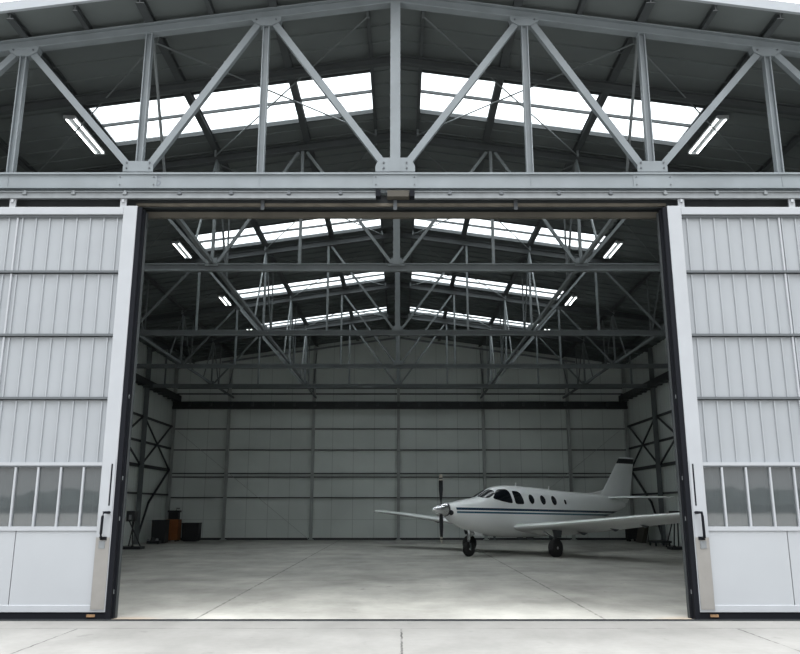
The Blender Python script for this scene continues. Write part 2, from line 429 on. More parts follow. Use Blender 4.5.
# thin crossed rods in the roof plane
for k in range(4):
    ya, yb = TY[k]+.25, TY[k+1]-.25
    for s in (-1, 1):
        side = 'left' if s < 0 else 'right'
        e = empty('wind_brace', (CX, ya, 0)); tag(e, f'crossed thin rods under the {side} roof slope, {ORD[k]} bay from the doorway', 'brace', 'crossed roof rods')
        for (x0, x1) in ((.5, 4.28), (4.28, .5)):
            p = MB(); p.tube([(s*x0, 0, ZR-K*x0-.26), (s*x1, yb-ya, ZR-K*x1-.26)], .016, 6); p.build('rod', 'steel_shaded', e)
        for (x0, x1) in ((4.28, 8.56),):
            p = MB(); p.tube([(s*x0, 0, ZR-K*x0-.26), (s*x1, yb-ya, ZR-K*x1-.26)], .016, 6); p.build('rod', 'steel_shaded', e)
        # ends bolted up to the purlins
        for x0, yy in ((.5, 0), (4.28, 0), (8.56, yb-ya), (4.28, yb-ya), (.5, yb-ya)):
            p = MB(); p.beam((s*x0, yy, ZR-K*x0-.28), (s*x0, yy, ZR-K*x0-.1), .05, .05); p.build('bracket', 'steel_shaded', e)

# ------------------------------------------------------------------ door girder, tracks
e = empty('door_girder', (CX, YF, 6.71)); tag(e, 'light grey steel girder spanning above the doorway and doors', 'girder')
b = MB(); b.box(-11.4, 11.5, -.02, .17, .27, .30); b.box(-11.4, 11.5, .01, .03, .05, .27); b.box(-11.4, 11.5, -.005, .06, .03, .055); b.box(-11.4, 11.5, .08, .17, -.02, .27)
b.build('beam', 'girder', e)
for xc, hw in ((0, .37), (-4.28, .33), (4.28, .33)):
    sp = MB(); sp.box(xc-hw, xc+hw, .0, .011, .055, .27); sp.build('splice_plate', 'girder', e)
    bo = MB()
    for q in (-1, 1):
        for zz in (.09, .225): bo.lathe([(0, .012), (.015, .012)], (xc+q*(hw-.05), -.012, zz), (0, 1, 0), 6)
    bo.build('bolts', 'bolt', e)
for x in (-2.25, 2.25, -6.42, 6.42):
    st = MB(); st.box(x-.005, x+.005, .002, .02, .055, .27); st.build('stiffener', 'girder', e)
# hand drawn mark on the girder web
mk = MB()
x0 = -4.06; mk.box(x0-.008, x0+.008, .004, .011, .10, .24)
sx = x0+.12
pts = [(.05, .215), (.02, .235), (-.03, .225), (-.04, .195), (-.01, .175), (.035, .155), (.05, .12), (.02, .09), (-.04, .09)]
for p, q in zip(pts, pts[1:]): mk.beam((sx+p[0], .008, p[1]), (sx+q[0], .008, q[1]), .006, .016)
mk.build('painted_mark', 'mark', e)

for s in (-1, 1):
    side = 'left' if s < 0 else 'right'
    e = empty('door_track', (CX+s*4, YF, 6.6)); tag(e, f'pale galvanised door track above the {side} sliding door', 'track', 'door tracks')
    o = -s*4
    b = MB(); xa, xb = sorted((s*.32, s*11)); b.box(xa+o, xb+o, -.01, .15, -.01, .065); b.box(xa+o, xb+o, -.03, .16, .06, .07); b.box(xa+o, xb+o, -.04, -.01, -.055, -.01)
    b.build('rail', 'zinc', e)
    c = MB(); c.box(o+s*.28-.04, o+s*.28+.04, -.045, .1, -.02, .09); c.build('end_stop', 'rubber', e)
    for xx in (.9, 1.75, 2.7, 3.55, 4.45, 5.3, 6.1, 7.2):
        c = MB(); c.box(o+s*xx-.015, o+s*xx+.015, -.035, .1, -.0, .082); c.box(o+s*xx-.03, o+s*xx+.03, -.045, -.01, .012, .045); c.build('joint_clamp', 'zinc' if xx > 4 else 'bolt', e)
    for xx in (1.2, 3.2, 5.2, 7.2):
        c = MB(); c.box(o+s*xx-.1, o+s*xx+.1, .03, .12, .07, .09); c.build('hanger_plate', 'steel_dark', e)
b = MB(); b.box(-.18, .18, -.02, .14, 0, .105); cb = b.build('track_bracket', 'brown'); cb.location = (CX+.05, YF, 6.585)
tag(cb, 'brownish centre block between the two door tracks', 'bracket')
e = empty('door_header', (CX, YF+.2, 6.23)); tag(e, 'dark header boards under the girder above the opening', 'header')
b = MB(); b.box(-11, 11.2, .14, .2, .12, .48); b.build('board', 'black_steel', e)
b = MB(); b.box(-4.3, 4.5, -.08, -.03, .245, .29); b.build('upper_batten', 'timber', e)
b = MB(); b.box(-4.3, 4.5, .06, .14, .095, .19); b.build('lower_batten', 'brown', e)
b = MB(); b.box(-11, 11.2, -.03, .14, .23, .44); b.build('cover', 'black_steel', e)
for xx in (-2.2, -.0, 2.0):
    c = MB(); c.box(xx-.03, xx+.03, -.10, -.08, .17, .34); c.build('strap', 'bolt', e)

# ------------------------------------------------------------------ sliding doors
def door(name, s, xi, seam_u, seam_l, mull, label):
    """xi: x of the stile's inner (opening side) edge; s: direction in which the leaf extends"""
    e = empty(name, (xi, 12.06, 0)); tag(e, label, 'door', kind='structure')
    W = 3.6
    def bx(mb, u0, u1, y0, y1, z0, z1): a, b = sorted((s*u0, s*u1)); return mb.box(a, b, y0, y1, z0, z1)
    SW = .225
    fr = MB(); bx(fr, 0, SW, -.03, .08, .10, 6.42); bx(fr, SW, W-SW, -.03, .08, 6.27, 6.40); bx(fr, W-SW, W, -.03, .08, .10, 6.4)
    fr.build('frame', 'door_frame', e, bevel=.008)
    # ribbed sheet bays between thin rails
    levels = [2.26, 3.25, 4.255, 5.30, 6.27]
    for i in range(4):
        z0, z1 = levels[i]+(.02 if i else .0), levels[i+1]-.03
        p = MB(); bx(p, SW, W-SW, .035, .05, z0, z1)
        u = SW+.10
        while u < W-SW-.05:
            bx(p, u-.012, u+.012, .014, .035, z0, z1-.015)
            u += .222
        p.build('ribbed_sheet', 'door_panel', e)
        m = MB(); bx(m, seam_u-.014, seam_u+.014, .004, .035, z0, z1); m.build('mullion', 'door_frame', e)
        if i: 
            r = MB(); bx(r, SW, W-SW, -.012, .05, levels[i]-.018, levels[i]+.018); r.build('rail', 'door_rail', e)
    r = MB(); bx(r, SW, W-SW, .0, .05, 6.225, 6.27); r.build('rail', 'door_rail', e)
    # window band
    wn = MB(); bx(wn, SW-.03, W-SW, -.025, .05, 2.215, 2.265); bx(wn, SW-.03, W-SW, -.025, .05, 1.255, 1.315)
    wf = wn.build('window_frame', 'door_frame', e)
    m = MB(); bx(m, SW, W-SW, -.018, .05, 2.19, 2.215); m.build('head_strip', 'door_rail', wf)
    edges = [SW-.03]+mull+[W-SW]
    for u in mull: m = MB(); bx(m, u-.014, u+.014, -.02, .05, 1.315, 2.19); m.build('mullion', 'door_frame', wf)
    for a, b in zip(edges, edges[1:]):
        gl = MB(); bx(gl, a+.012, b-.012, .02, .028, 1.315, 2.19); gl.build('pane', 'door_glass', wf)
    # smooth lower panels
    lp = MB(); bx(lp, SW-.03, seam_l-.006, -.01, .05, .20, 1.255); lp.build('lower_panel', 'white_panel', e)
    lp = MB(); bx(lp, seam_l+.006, W-SW, -.01, .05, .20, 1.255); lp.build('lower_panel', 'white_panel', e)
    ks = MB(); bx(ks, SW-.03, W, -.025, .06, .10, .20); ks.build('bottom_rail', 'door_frame', e, bevel=.006)
    sk = MB(); bx(sk, -.06, W, -.01, .10, .0, .10); sk.build('bottom_seal', 'rubber', e)
    # black edge seal on the opening side
    sl = MB(); bx(sl, -.075, -.002, -.02, .10, 0, 6.40); bx(sl, -.10, -.07, .06, .20, 0, 6.38); sl.build('edge_seal', 'rubber', e)
    jb = MB(); bx(jb, -.112, -.10, .12, .20, 0, 6.36); jb.build('edge_trim', 'steel_dark', e)
    for zz in (.35, 1.4, 2.0, 3.25):
        c = MB(); bx(c, -.085, -.07, .045, .06, zz, zz+.06); c.build('clip', 'zinc', e)
    # kick plate, slot, pull handle
    kp = MB(); bx(kp, .012, SW-.01, -.042, -.03, .14, 1.16); kp.build('kick_plate', 'alu', e)['label'] = 'brushed metal kick plate'
    cp = MB(); bx(cp, .015, SW-.015, -.042, -.03, 1.16, 2.32); cpo = cp.build('cover_plate', 'door_frame', e)
    st = MB(); bx(st, .05, .072, -.046, -.04, 1.62, 2.24); st.build('slot', 'rubber', cpo)
    hd = MB(); hu = .105
    hd.tube([(s*(hu-.06), -.04, 1.52), (s*(hu-.055), -.10, 1.52), (s*hu, -.125, 1.52), (s*(hu+.008), -.125, 1.46), (s*(hu+.012), -.125, 1.22), (s*(hu+.02), -.10, 1.16), (s*(hu+.02), -.04, 1.15)], .021, 8)
    hd.box(s*hu-.05, s*hu+.05, -.05, -.04, 1.12, 1.17)
    h = hd.build('pull_handle', 'rubber', e, True); h['label'] = 'black pull handle'
    lk = MB(); bx(lk, .075, .165, -.052, -.04, 1.0, 1.11); lk.build('lock_plate', 'zinc', e)
    for u in (.24, 2.06, 3.3):
        c = MB(); bx(c, u-.05, u+.05, -.02, .01, 6.40, 6.575); bx(c, u-.02, u+.02, -.045, -.02, 6.48, 6.53); c.build('hanger', 'door_frame', e)
    ru = MB(); bx(ru, SW-.08, SW+.04, -.03, -.005, .035, .07); ru.build('roller_axle', 'rust', e)
    return e
door('door_1', -1, -4.31, 1.96, 1.43, [.50, .845, 1.19, 1.535, 1.88, 2.23, 2.575, 2.92], 'pale grey sliding door leaf at the left of the opening')
door('door_2', 1, 4.385, 1.83, 1.40, [.51, .875, 1.24, 1.605, 1.965, 2.325, 2.685, 3.045], 'pale grey sliding door leaf at the right of the opening')

# ------------------------------------------------------------------ rear wall steelwork
cols = [-11.55, -8.72, -4.36, 0, 4.36, 8.72, 11.7]
CN = ['in the left rear corner', 'second from the left corner', 'third from the left corner', 'in the middle, under the ridge', 'third from the right corner', 'second from the right corner, above the aircraft', 'in the right rear corner']
for x, cn in zip(cols, CN):
    b = MB(); X = CX+x
    b.ibeam((X, YR-.17, 0), (X, YR-.17, zroof(X)-.12), .16, .15, .02); b.box(X-.14, X+.14, YR-.28, YR-.02, 0, .03)
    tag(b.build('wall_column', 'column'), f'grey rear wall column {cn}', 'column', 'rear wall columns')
for z, nm in ((5.51, 'topmost'), (4.44, 'second from the top'), (3.26, 'upper bar of the close pair'), (3.08, 'lower bar of the close pair'), (2.06, 'lowest')):
    b = MB(); b.beam((XL+.02, YR-.045, z), (XR-.02, YR-.045, z), .09, .05)
    tag(b.build('wall_girt', 'steel_dark'), f'dark horizontal rail on the rear wall, {nm}', 'girt', 'rear wall rails')
b = MB(); b.box(XL+.02, XR-.02, YR-.06, YR, 0, .10)
tag(b.build('baseboard_back', 'black_steel'), 'dark strip along the foot of the rear wall', 'baseboard', kind='structure')
e = empty('wall_beam', (CX, YR-.3, 6.5)); tag(e, 'dark heavy beam with brackets across the rear wall top', 'beam')
b = MB(); b.box(-11.6, 11.75, -.12, .06, 0, .13); b.box(-11.6, 11.75, -.04, .04, .13, .34); b.box(-11.6, 11.75, -.12, .06, .34, .38); b.build('beam', 'black_steel', e)
for k in range(-10, 11):
    c = MB(); c.box(k*1.07-.06, k*1.07+.06, -.17, -.05, .15, .34); c.build('bracket', 'steel_dark', e)
for z, nm in ((7.32, 'lower'), (7.62, 'upper')):
    b = MB(); b.beam((XL+.02, YR-.045, z), (XR-.02, YR-.045, z), .09, .06)
    tag(b.build('wall_girt', 'steel_dark'), f'{nm} of two thin rails above the dark rear beam', 'girt', 'rear wall rails')
for s_, nm in ((-1, 'left'), (1, 'right')):
    b = MB(); b.beam((CX+s_*.05, YR-.31, zroof(CX)-.3), (CX+s_*9.2, YR-.31, zroof(CX+9.2)-.3), .06, .09)  # pale colour stands in for light caught along the gable
    tag(b.build('gable_rail', 'zinc'), f'pale sloping rail under the {nm} roof slope at the rear gable', 'rail', 'sloping gable rails')
for k, (x0, z0, x1, z1) in enumerate(((-11.3, 5.4, -4.45, .035), (11.3, 5.4, 4.45, .035))):
    b = MB(); b.tube([(CX+x0, YR-.262, z0), (CX+x1, YR-.262, z1)], .011, 6)
    tag(b.build('brace_rod', 'column'), f"thin diagonal rod across the {['left', 'right'][k]} bays of the rear wall", 'brace')

# ------------------------------------------------------------------ side walls steelwork
for s, XW, sd in ((-1, XL, 'left'), (1, XR, 'right')):
    q = -s
    for k, y in enumerate((YR-.5, 35.4, 30.25, 24.25, 17.3)):
        if k in (0, 4): continue
        b = MB(); xx = XW+q*.19
        b.ibeam((xx, y, 0), (xx, y, zroof(xx)-.12), .18, .16, .02, side=(1, 0, 0)); b.box(xx-.12, xx+.14, y-.15, y+.15, 0, .03)
        tag(b.build('wall_column', 'steel_shaded'), f"grey {sd} side wall column, {ORD[k-1]} from the rear corner", 'column', 'side wall columns')
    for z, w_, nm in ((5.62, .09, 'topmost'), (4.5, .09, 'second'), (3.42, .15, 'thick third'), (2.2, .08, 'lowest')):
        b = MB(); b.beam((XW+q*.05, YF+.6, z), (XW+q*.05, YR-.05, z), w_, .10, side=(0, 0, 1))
        tag(b.build('wall_girt', 'black_steel'), f'dark horizontal rail on the {sd} side wall, {nm} from the top', 'girt', 'side wall rails')  # backlit darkness of the side wall steel is put into this colour
    e = empty('eave_beam', (XW+q*.3, 26, 7.05)); tag(e, f'dark heavy beam high along the {sd} side wall', 'beam', 'side wall beams')
    b = MB(); b.box(-.13, .13, YF+.6-26, YR-.1-26, -.15, .15); b.build('beam', 'black_steel', e)
    for k in range(12):
        c = MB(); y = YR-26-.8-k*.75; c.box(-.16, .16, y-.08, y+.08, -.19, -.15); c.build('bracket', 'steel_dark', e)
    e = empty('wall_brace', (XW+q*.14, 37.8, 3.4)); tag(e, f'crossed braces on the {sd} side wall near the rear corner', 'brace', 'side wall cross braces')
    for (za, zb) in ((2.2, 0.05), (0.05, 2.2)):
        b = MB(); b.beam((0, -2.3, za), (0, 1.95, zb), .055, .075, side=(1, 0, 0)); b.build('diagonal', 'black_steel', e)
    b = MB(); b.beam((0, -2.2, -3.2), (0, -.9, -1.6), .07, .09, side=(1, 0, 0)); b.beam((0, -.9, -1.6), (0, 1.9, -.05), .07, .09, side=(1, 0, 0)); b.build('knee_brace', 'black_steel', e)
    e = empty('wall_brace', (XW+q*.14, 32.8, 3.4)); tag(e, f'crossed braces on the {sd} side wall, second bay from the rear', 'brace', 'side wall cross braces')
    for (za, zb) in ((2.2, 0.05), (0.05, 2.2)):
        b = MB(); b.beam((0, -2.45, za), (0, 2.5, zb), .055, .075, side=(1, 0, 0)); b.build('diagonal', 'black_steel', e)

# ------------------------------------------------------------------ small things along the walls
e = empty('storage_cabinet', (-10.90, 38.7, 0)); tag(e, 'dull orange cabinet standing at the left rear corner', 'cabinet')
b = MB(); b.box(-.31, .31, -.3, .3, .06, 1.02); b.build('body', 'orange', e, bevel=.015)
b = MB(); b.box(-.27, -.01, -.32, -.3, .12, .96); b.build('door', 'orange', e)
b = MB(); b.box(.01, .27, -.32, -.3, .12, .96); b.build('door', 'orange', e)
for x in (-.25, .17):
    b = MB(); b.box(x, x+.08, -.28, .28, 0, .06); b.build('foot', 'dark_bin', e)
e = empty('black_machine', (-10.90, 38.7, 1.02)); tag(e, 'black machine standing on top of the orange cabinet', 'machine')
b = MB(); b.box(-.22, .24, -.2, .2, 0, .36); b.box(-.26, .30, -.22, .22, .33, .42); b.build('housing', 'dark_bin', e, bevel=.02)
b = MB(); b.tube([(.1, 0, .42), (.1, 0, .52), (.26, 0, .52)], .02); b.build('pipe', 'dark_bin', e, True)
def bin_(x, y, w, dd, h_, label, lidm='dark_bin'):
    e = empty('storage_bin', (x, y, 0)); tag(e, label, 'bin', 'dark bins by the orange cabinet')
    b = MB(); b.loft([[(-w*.49, -dd*.48, .03), (w*.49, -dd*.48, .03), (w*.49, dd*.48, .03), (-w*.49, dd*.48, .03)], [(-w/2, -dd/2, h_-.06), (w/2, -dd/2, h_-.06), (w/2, dd/2, h_-.06), (-w/2, dd/2, h_-.06)]])
    b.box(-w*.4, w*.4, -dd*.4, dd*.4, 0, .03)
    b.build('body', 'dark_bin', e)
    b = MB(); b.box(-w/2-.012, w/2+.012, -dd/2-.012, dd/2+.03, h_-.06, h_); b.build('lid', lidm, e, bevel=.01)
bin_(-10.06, 38.9, .80, .6, .86, 'low dark bin to the right of the orange cabinet')
bin_(-10.92, 36.7, .62, .6, 1.03, 'tall dark bin to the left of the orange cabinet')
# dark box on a braced stand by the left wall
def wallstand(x, y, s, label):
    e = empty('box_stand', (x, y, 0)); tag(e, label, 'stand', 'dark boxes on stands by the side walls')
    b = MB(); b.box(-.16, .16, -.2, .2, 1.05, 1.45); b.build('box', 'dark_bin', e, bevel=.015)
    b = MB(); b.box(-.05, .05, -.21, -.2, 1.12, 1.3); b.build('panel', 'grey_bits', e)
    for (a, c) in (((-.1, 0, 1.08), (s*.42, .0, .08)), ((.1, 0, 1.08), (-s*.1, .12, .06)), ((0, .1, 1.08), (s*.2, -.25, .06))):
        b = MB(); b.tube([a, c], .025, 6); b.build('leg', 'dark_bin', e)
    b = MB(); b.box(-.3, .5 if s > 0 else .3, -.3, .3, 0, .1); b.build('base', 'dark_bin', e, bevel=.02)
    for k in (-.2, .2):
        b = MB(); b.lathe([(-.03, .06), (.03, .06)], (k, -.3, .1), (0, 1, 0), 12); b.build('caster', 'dark_bin', e)
wallstand(-10.55, 31.6, 1, 'dark box on a braced stand by the left side wall')
wallstand(10.75, 31.4, -1, 'dark box on a braced stand by the right side wall')
e = empty('floor_jack', (-10.9, 35.9, 0)); tag(e, 'pale lumpy equipment low on the floor beside the tall dark bin', 'equipment')
b = MB(); b.box(-.3, .25, -.2, .2, .02, .14); b.lathe([(0, .1), (.14, .07)], (-.1, 0, .14), (0, 0, 1), 10); b.build('body', 'dark_bin', e)
b = MB(); b.lathe([(0, .07), (.1, .05)], (.1, 0, .14), (0, 0, 1), 10); b.box(-.28, -.2, -.22, -.1, .14, .22); b.build('cap', 'grey_bits', e)
b = MB(); b.lathe([(-.02, .05), (.02, .05)], (.2, -.2, .05), (0, 1, 0), 10); b.build('wheel', 'dark_bin', e)
e = empty('tool_trolley', (11.12, 38.5, 0)); tag(e, 'dark trolley at the foot of the right rear corner', 'trolley')
b = MB(); b.box(-.3, .2, -.25, .25, .12, .62); b.build('body', 'dark_bin', e, bevel=.02)
b = MB(); b.box(-.34, .24, -.28, .28, .62, .68); b.build('tray', 'dark_bin', e)
for x in (-.22, .12):
    for y in (-.18, .18):
        b = MB(); b.lathe([(-.02, .06), (.02, .06)], (x, y, .06), (0, 1, 0), 10); b.box(x-.02, x+.02, y-.02, y+.02, .06, .13); b.build('caster', 'dark_bin', e)
e = empty('board_stack', (11.25, 37.3, 0)); tag(e, 'brown boards leaning against the right side wall', 'boards')
for k in range(3):
    b = MB(); b.prism([(-.25+.07*k, -.55, 0), (-.20+.07*k, -.55, 0), (.05+.06*k, -.55, .95), (.0+.06*k, -.55, .95)], (0, 1.0-.1*k, 0)); b.build('board', 'brown', e)
e = empty('hand_cart', (10.95, 34.1, 0)); tag(e, 'low dark cart by the right side wall column', 'cart')
b = MB(); b.box(-.35, .35, -.5, .5, .14, .22); b.build('deck', 'dark_bin', e)
b = MB(); b.tube([(-.3, .5, .18), (-.3, .55, .8), (.3, .55, .8), (.3, .5, .18)], .02, 6); b.build('handle', 'dark_bin', e)
for x in (-.28, .28):
    for y in (-.38, .38):
        b = MB(); b.lathe([(-.025, .075), (.025, .075)], (x, y, .075), (1, 0, 0), 12); b.build('wheel', 'dark_bin', e)

# ------------------------------------------------------------------ aircraft
AL = math.radians(38)
A = empty('aircraft', (2.289, 26.92, 0), PI+AL)
tag(A, 'white single propeller aircraft with blue stripes parked in the hangar', 'airplane')
ST = [  # x, top, bottom, half width, exponent
    (.97, 1.685, 1.30, .22, 2.0), (.93, 1.715, 1.24, .265, 2.0), (.78, 1.745, 1.13, .34, 2.05), (.55, 1.78, 1.03, .41, 2.1), (.25, 1.835, .90, .49, 2.2), (-.1, 1.885, .80, .55, 2.25),
    (-.36, 1.935, .73, .585, 2.3), (-.60, 2.055, .69, .605, 2.25), (-.85, 2.175, .655, .62, 2.2), (-1.10, 2.262, .63, .63, 2.2), (-1.40, 2.318, .60, .64, 2.2), (-1.8, 2.335, .575, .65, 2.2), (-2.4, 2.325, .56, .655, 2.2),
    (-3.1, 2.285, .555, .655, 2.2), (-3.9, 2.235, .57, .64, 2.2), (-4.7, 2.185, .65, .59, 2.2), (-5.5, 2.14, .78, .51, 2.15), (-6.3, 2.10, .97, .41, 2.1), (-7.1, 2.06, 1.17, .29, 2.0), (-7.8, 2.0, 1.36, .18, 2.0), (-8.35, 1.90, 1.50, .10, 2.0), (-8.55, 1.80, 1.58, .06, 2.0)]
def stn(x):
    for a, b in zip(ST, ST[1:]):
        if b[0] <= x <= a[0]:
            t = (a[0]-x)/(a[0]-b[0]); return [a[i]+(b[i]-a[i])*t for i in range(1, 5)]
    return ST[0][1:] if x > ST[0][0] else ST[-1][1:]
def ring(x, n=48):
    t, b, w, e = stn(x); zc = b+(t-b)*.46; pts = []
    for k in range(n):
        a = 2*PI*k/n; c, s_ = math.cos(a), math.sin(a)
        hh = (t-zc) if s_ >= 0 else (zc-b)
        pts.append(V((x, math.copysign(abs(c)**(2/e), c)*w, zc+math.copysign(abs(s_)**(2/e), s_)*hh)))
    return pts
def ysurf(x, z):
    t, b, w, e = stn(x); zc = b+(t-b)*.46; hh = (t-zc) if z >= zc else (zc-b)
    q = min(1, abs(z-zc)/hh); return w*(1-q**e)**(1/e)
def zsurf(x, y):
    t, b, w, e = stn(x); zc = b+(t-b)*.46; q = min(.9999, abs(y)/w); return zc+(t-zc)*(1-q**e)**(1/e)
xs = []
for a, b in zip(ST, ST[1:]):
    m = max(1, int(round((a[0]-b[0])/.12)))
    xs += [a[0]+(b[0]-a[0])*i/m for i in range(m)]
xs.append(ST[-1][0])
fu = MB(); fu.loft([ring(x) for x in xs]); FU = fu.build('fuselage', 'fuselage', A, True)

def patch(poly, fn, off, n_r=8):
    """a window pane that follows the fuselage skin; poly in surface parameters"""
    den = []
    for i in range(len(poly)):
        a, b = poly[i], poly[(i+1) % len(poly)]
        for k in range(6): den.append((a[0]+(b[0]-a[0])*k/6, a[1]+(b[1]-a[1])*k/6))
    for _ in range(2): den = [tuple(.25*den[i-1][j]+.5*den[i][j]+.25*den[(i+1) % len(den)][j] for j in (0, 1)) for i in range(len(den))]
    c = (sum(p[0] for p in den)/len(den), sum(p[1] for p in den)/len(den)); n = len(den)
    mb = MB(); vs = []
    for r in range(n_r, 0, -1):
        for p in den: vs.append(fn(c[0]+(p[0]-c[0])*r/n_r, c[1]+(p[1]-c[1])*r/n_r, off))
    for p in den: vs.append(fn(p[0], p[1], -.02))
    vs.append(fn(c[0], c[1], off)); fs = []
    for r in range(n_r-1): fs += [(r*n+k, r*n+(k+1) % n, (r+1)*n+(k+1) % n, (r+1)*n+k) for k in range(n)]
    fs += [((n_r-1)*n+k, (n_r-1)*n+(k+1) % n, (n_r+1)*n) for k in range(n)]
    fs += [(n_r*n+k, n_r*n+(k+1) % n, (k+1) % n, k) for k in range(n)]
    return mb.add(vs, fs)
def side_fn(s): return lambda x, z, o: V((x, s*(ysurf(x, z)+o), z+o*.4))
def top_fn(s): return lambda x, y, o: V((x+o*.5, s*y, zsurf(x, y)+o*.8))
for s in (1, -1):
    S_ = side_fn(s)
    cp_ = patch([(-.70, 1.885), (-1.06, 2.185), (-1.43, 2.20), (-1.51, 2.13), (-1.52, 1.735), (-1.42, 1.725), (-1.05, 1.79)], S_, .012)
    cp_.build('cockpit_window', 'cockpit_dark', A, True)
    patch([(-1.65, 2.15), (-1.92, 2.13), (-2.02, 2.06), (-2.07, 1.80), (-2.05, 1.69), (-1.64, 1.70)], S_, .012).build('cabin_window', 'cockpit_dark', A, True)
    for xc, zc in ((-2.49, 1.865), (-3.08, 1.84), (-3.68, 1.825)):
        el = [(xc+.13*math.cos(a), zc+.165*math.sin(a)) for a in [2*PI*k/12 for k in range(12)]]
        patch(el, S_, .012).build('cabin_window', 'cockpit_dark', A, True)
    el = [(-4.31+.055*math.cos(a), 1.775+.09*math.sin(a)) for a in [2*PI*k/10 for k in range(10)]]
    patch(el, S_, .010).build('vent', 'cockpit_dark', A, True)
    # windscreen halves
    patch([(-.37, .035), (-.88, .035), (-.95, .34), (-.86, .40), (-.56, .405), (-.40, .28)], top_fn(s), .014).build('windscreen', 'cockpit_dark', A, True)
# window surrounds line (door outline) on the visible side
# spinner and propeller
sp = MB(); prof = [(0, .215), (.10, .21), (.22, .17), (.36, .125), (.48, .07), (.545, .03), (.56, .004)]
sp.lathe(prof, (1.02, 0, 1.52), (1, 0, 0), 28); SPN = sp.build('spinner', 'chrome', A, True); SPN['label'] = 'polished spinner'
bk = MB(); bk.lathe([(0, .20), (.08, .225)], (.95, 0, 1.52), (1, 0, 0), 28); bk.build('spinner_backplate', 'paint_black', A, True)
def blade(sgn):
    rings = []
    for r, ch, tw, th in ((.10, .10, 60, .07), (.20, .10, 50, .06), (.35, .17, 38, .035), (.6, .20, 26, .025), (.85, .18, 19, .018), (.90, .175, 18, .016)):
        rings.append((r, ch, tw, th))
    def mk_(rs):
        mb = MB(); out = []
        for r, ch, tw, th in rs:
            a = math.radians(tw+62); pts = []
            for k in range(12):
                q = 2*PI*k/12; u, w_ = math.cos(q)*ch/2, math.sin(q)*th/2
                pts.append(V((1.20-u*math.cos(a)*.9+w_*math.sin(a), sgn*(u*math.sin(a)-w_*math.cos(a)), 1.555+sgn*r)))
            out.append(pts)
        return mb.loft(out)
    b = mk_(rings).build('propeller_blade', 'paint_black', A, True)
    tp = mk_([(.90, .175, 18, .017), (.95, .165, 17, .016)]).build('tip_band', 'tip_grey', b, True)
    tp = mk_([(.95, .163, 17, .015), (.99, .155, 17, .014)]).build('tip_gap', 'paint_black', b, True)
    tp = mk_([(.99, .153, 17, .015), (1.06, .115, 16, .012), (1.10, .06, 16, .008)]).build('tip', 'tip_grey', b, True)
blade(1); blade(-1)
for s in (1, -1):      # cowl air inlets either side of the spinner
    pts = [(.93+.0, s*.1)]
    b = MB(); b.lathe([(0, .075), (.05, .085)], (.925, s*.215, 1.42), (1, s*.35, 0), 14); b.build('air_inlet', 'paint_black', A, True)

# wings
def foil(xle, ch, y, z, th, n=14, inc=0.15):
    up = []; lo = []
    for k in range(n+1):
        t = .5*(1-math.cos(PI*k/n)); yt = 5*th*(.2969*math.sqrt(t)-.126*t-.3516*t*t+.2843*t**3-.1036*t**4)
        up.append(V((xle-t*ch, y, z+yt*ch*1.1+.02*ch*math.sin(PI*t)-inc*ch*(t-.3)))); lo.append(V((xle-t*ch, y, z-yt*ch*.85+.02*ch*math.sin(PI*t)-inc*ch*(t-.3))))
    return up+lo[-2:0:-1]
def wing(s):
    mb = MB(); rs = []
    for y, xle, ch, z, th in ((.35, -1.55, 2.4, .82, .125), (.62, -1.60, 2.3, .84, .125), (.95, -1.64, 2.2, .86, .125), (1.5, -1.60, 2.12, .90, .122), (3.5, -1.55, 1.82, 1.06, .118), (5.5, -1.50, 1.5, 1.24, .112), (7.30, -1.49, 1.24, 1.375, .11), (7.45, -1.56, 1.1, 1.39, .10), (7.52, -1.73, .75, 1.395, .06)):
        r = foil(xle, ch, s*y, z, th); rs.append(r)
    mb.loft(rs); w = mb.build('wing', 'white_paint', A, True)
    for y, xx, z in ((2.1, -3.35, .74), (3.6, -3.1, .90), (4.9, -2.88, 1.04)):
        b = MB(); b.loft([[V((xx+.32, s*y+a, z+.05+c)) for a, c in ((-.02, 0), (.02, 0), (.02, .04), (-.02, .04))], [V((xx, s*y+a, z+c)) for a, c in ((-.035, -.07), (.035, -.07), (.035, .05), (-.035, .05))], [V((xx-.22, s*y+a, z+c)) for a, c in ((-.015, .0), (.015, .0), (.015, .04), (-.015, .04))]])
        b.build('hinge_fairing', 'bolt', w)
    ln = MB(); ln.tube([(-1.53, s*7.46, 1.405), (-1.66, s*7.54, 1.40), (-1.77, s*7.54, 1.395)], [.02, .03, .012], 8); ln.build('tip_light', 'chrome', w, True)
    return w
wing(1); wing(-1)
# tail
for s in (1, -1):
    mb = MB(); mb.loft([foil(-7.35, 1.15, s*.05, 1.94, .12, 10, 0.03), foil(-7.40, 1.10, s*.3, 1.94, .12, 10, 0.03), foil(-7.78, .68, s*2.35, 1.95, .11, 10, 0.03), foil(-7.9, .48, s*2.42, 1.95, .07, 10, 0)])
    mb.build('tailplane', 'white_paint', A, True)
def fin_ring(z, xle, ch, th):
    return [V((p.x, p.z-0, z)) for p in foil(xle, ch, 0, 0, th, 10, 0)]
mb = MB(); mb.loft([fin_ring(1.75, -6.6, 2.15, .07), fin_ring(2.0, -6.75, 2.2, .07), fin_ring(2.16, -7.0, 2.0, .07), fin_ring(2.30, -7.28, 1.76, .07), fin_ring(3.32, -8.17, 1.13, .07)])
FIN = mb.build('tail_fin', 'white_paint', A, True)
mb = MB(); mb.loft([fin_ring(3.32, -8.17, 1.135, .073), fin_ring(3.52, -8.34, 1.03, .073)]); mb.build('fin_band', 'paint_black', FIN, True)
mb = MB(); mb.loft([fin_ring(3.52, -8.34, 1.03, .07), fin_ring(3.58, -8.43, .9, .05)]); mb.build('fin_cap', 'white_paint', FIN, True)
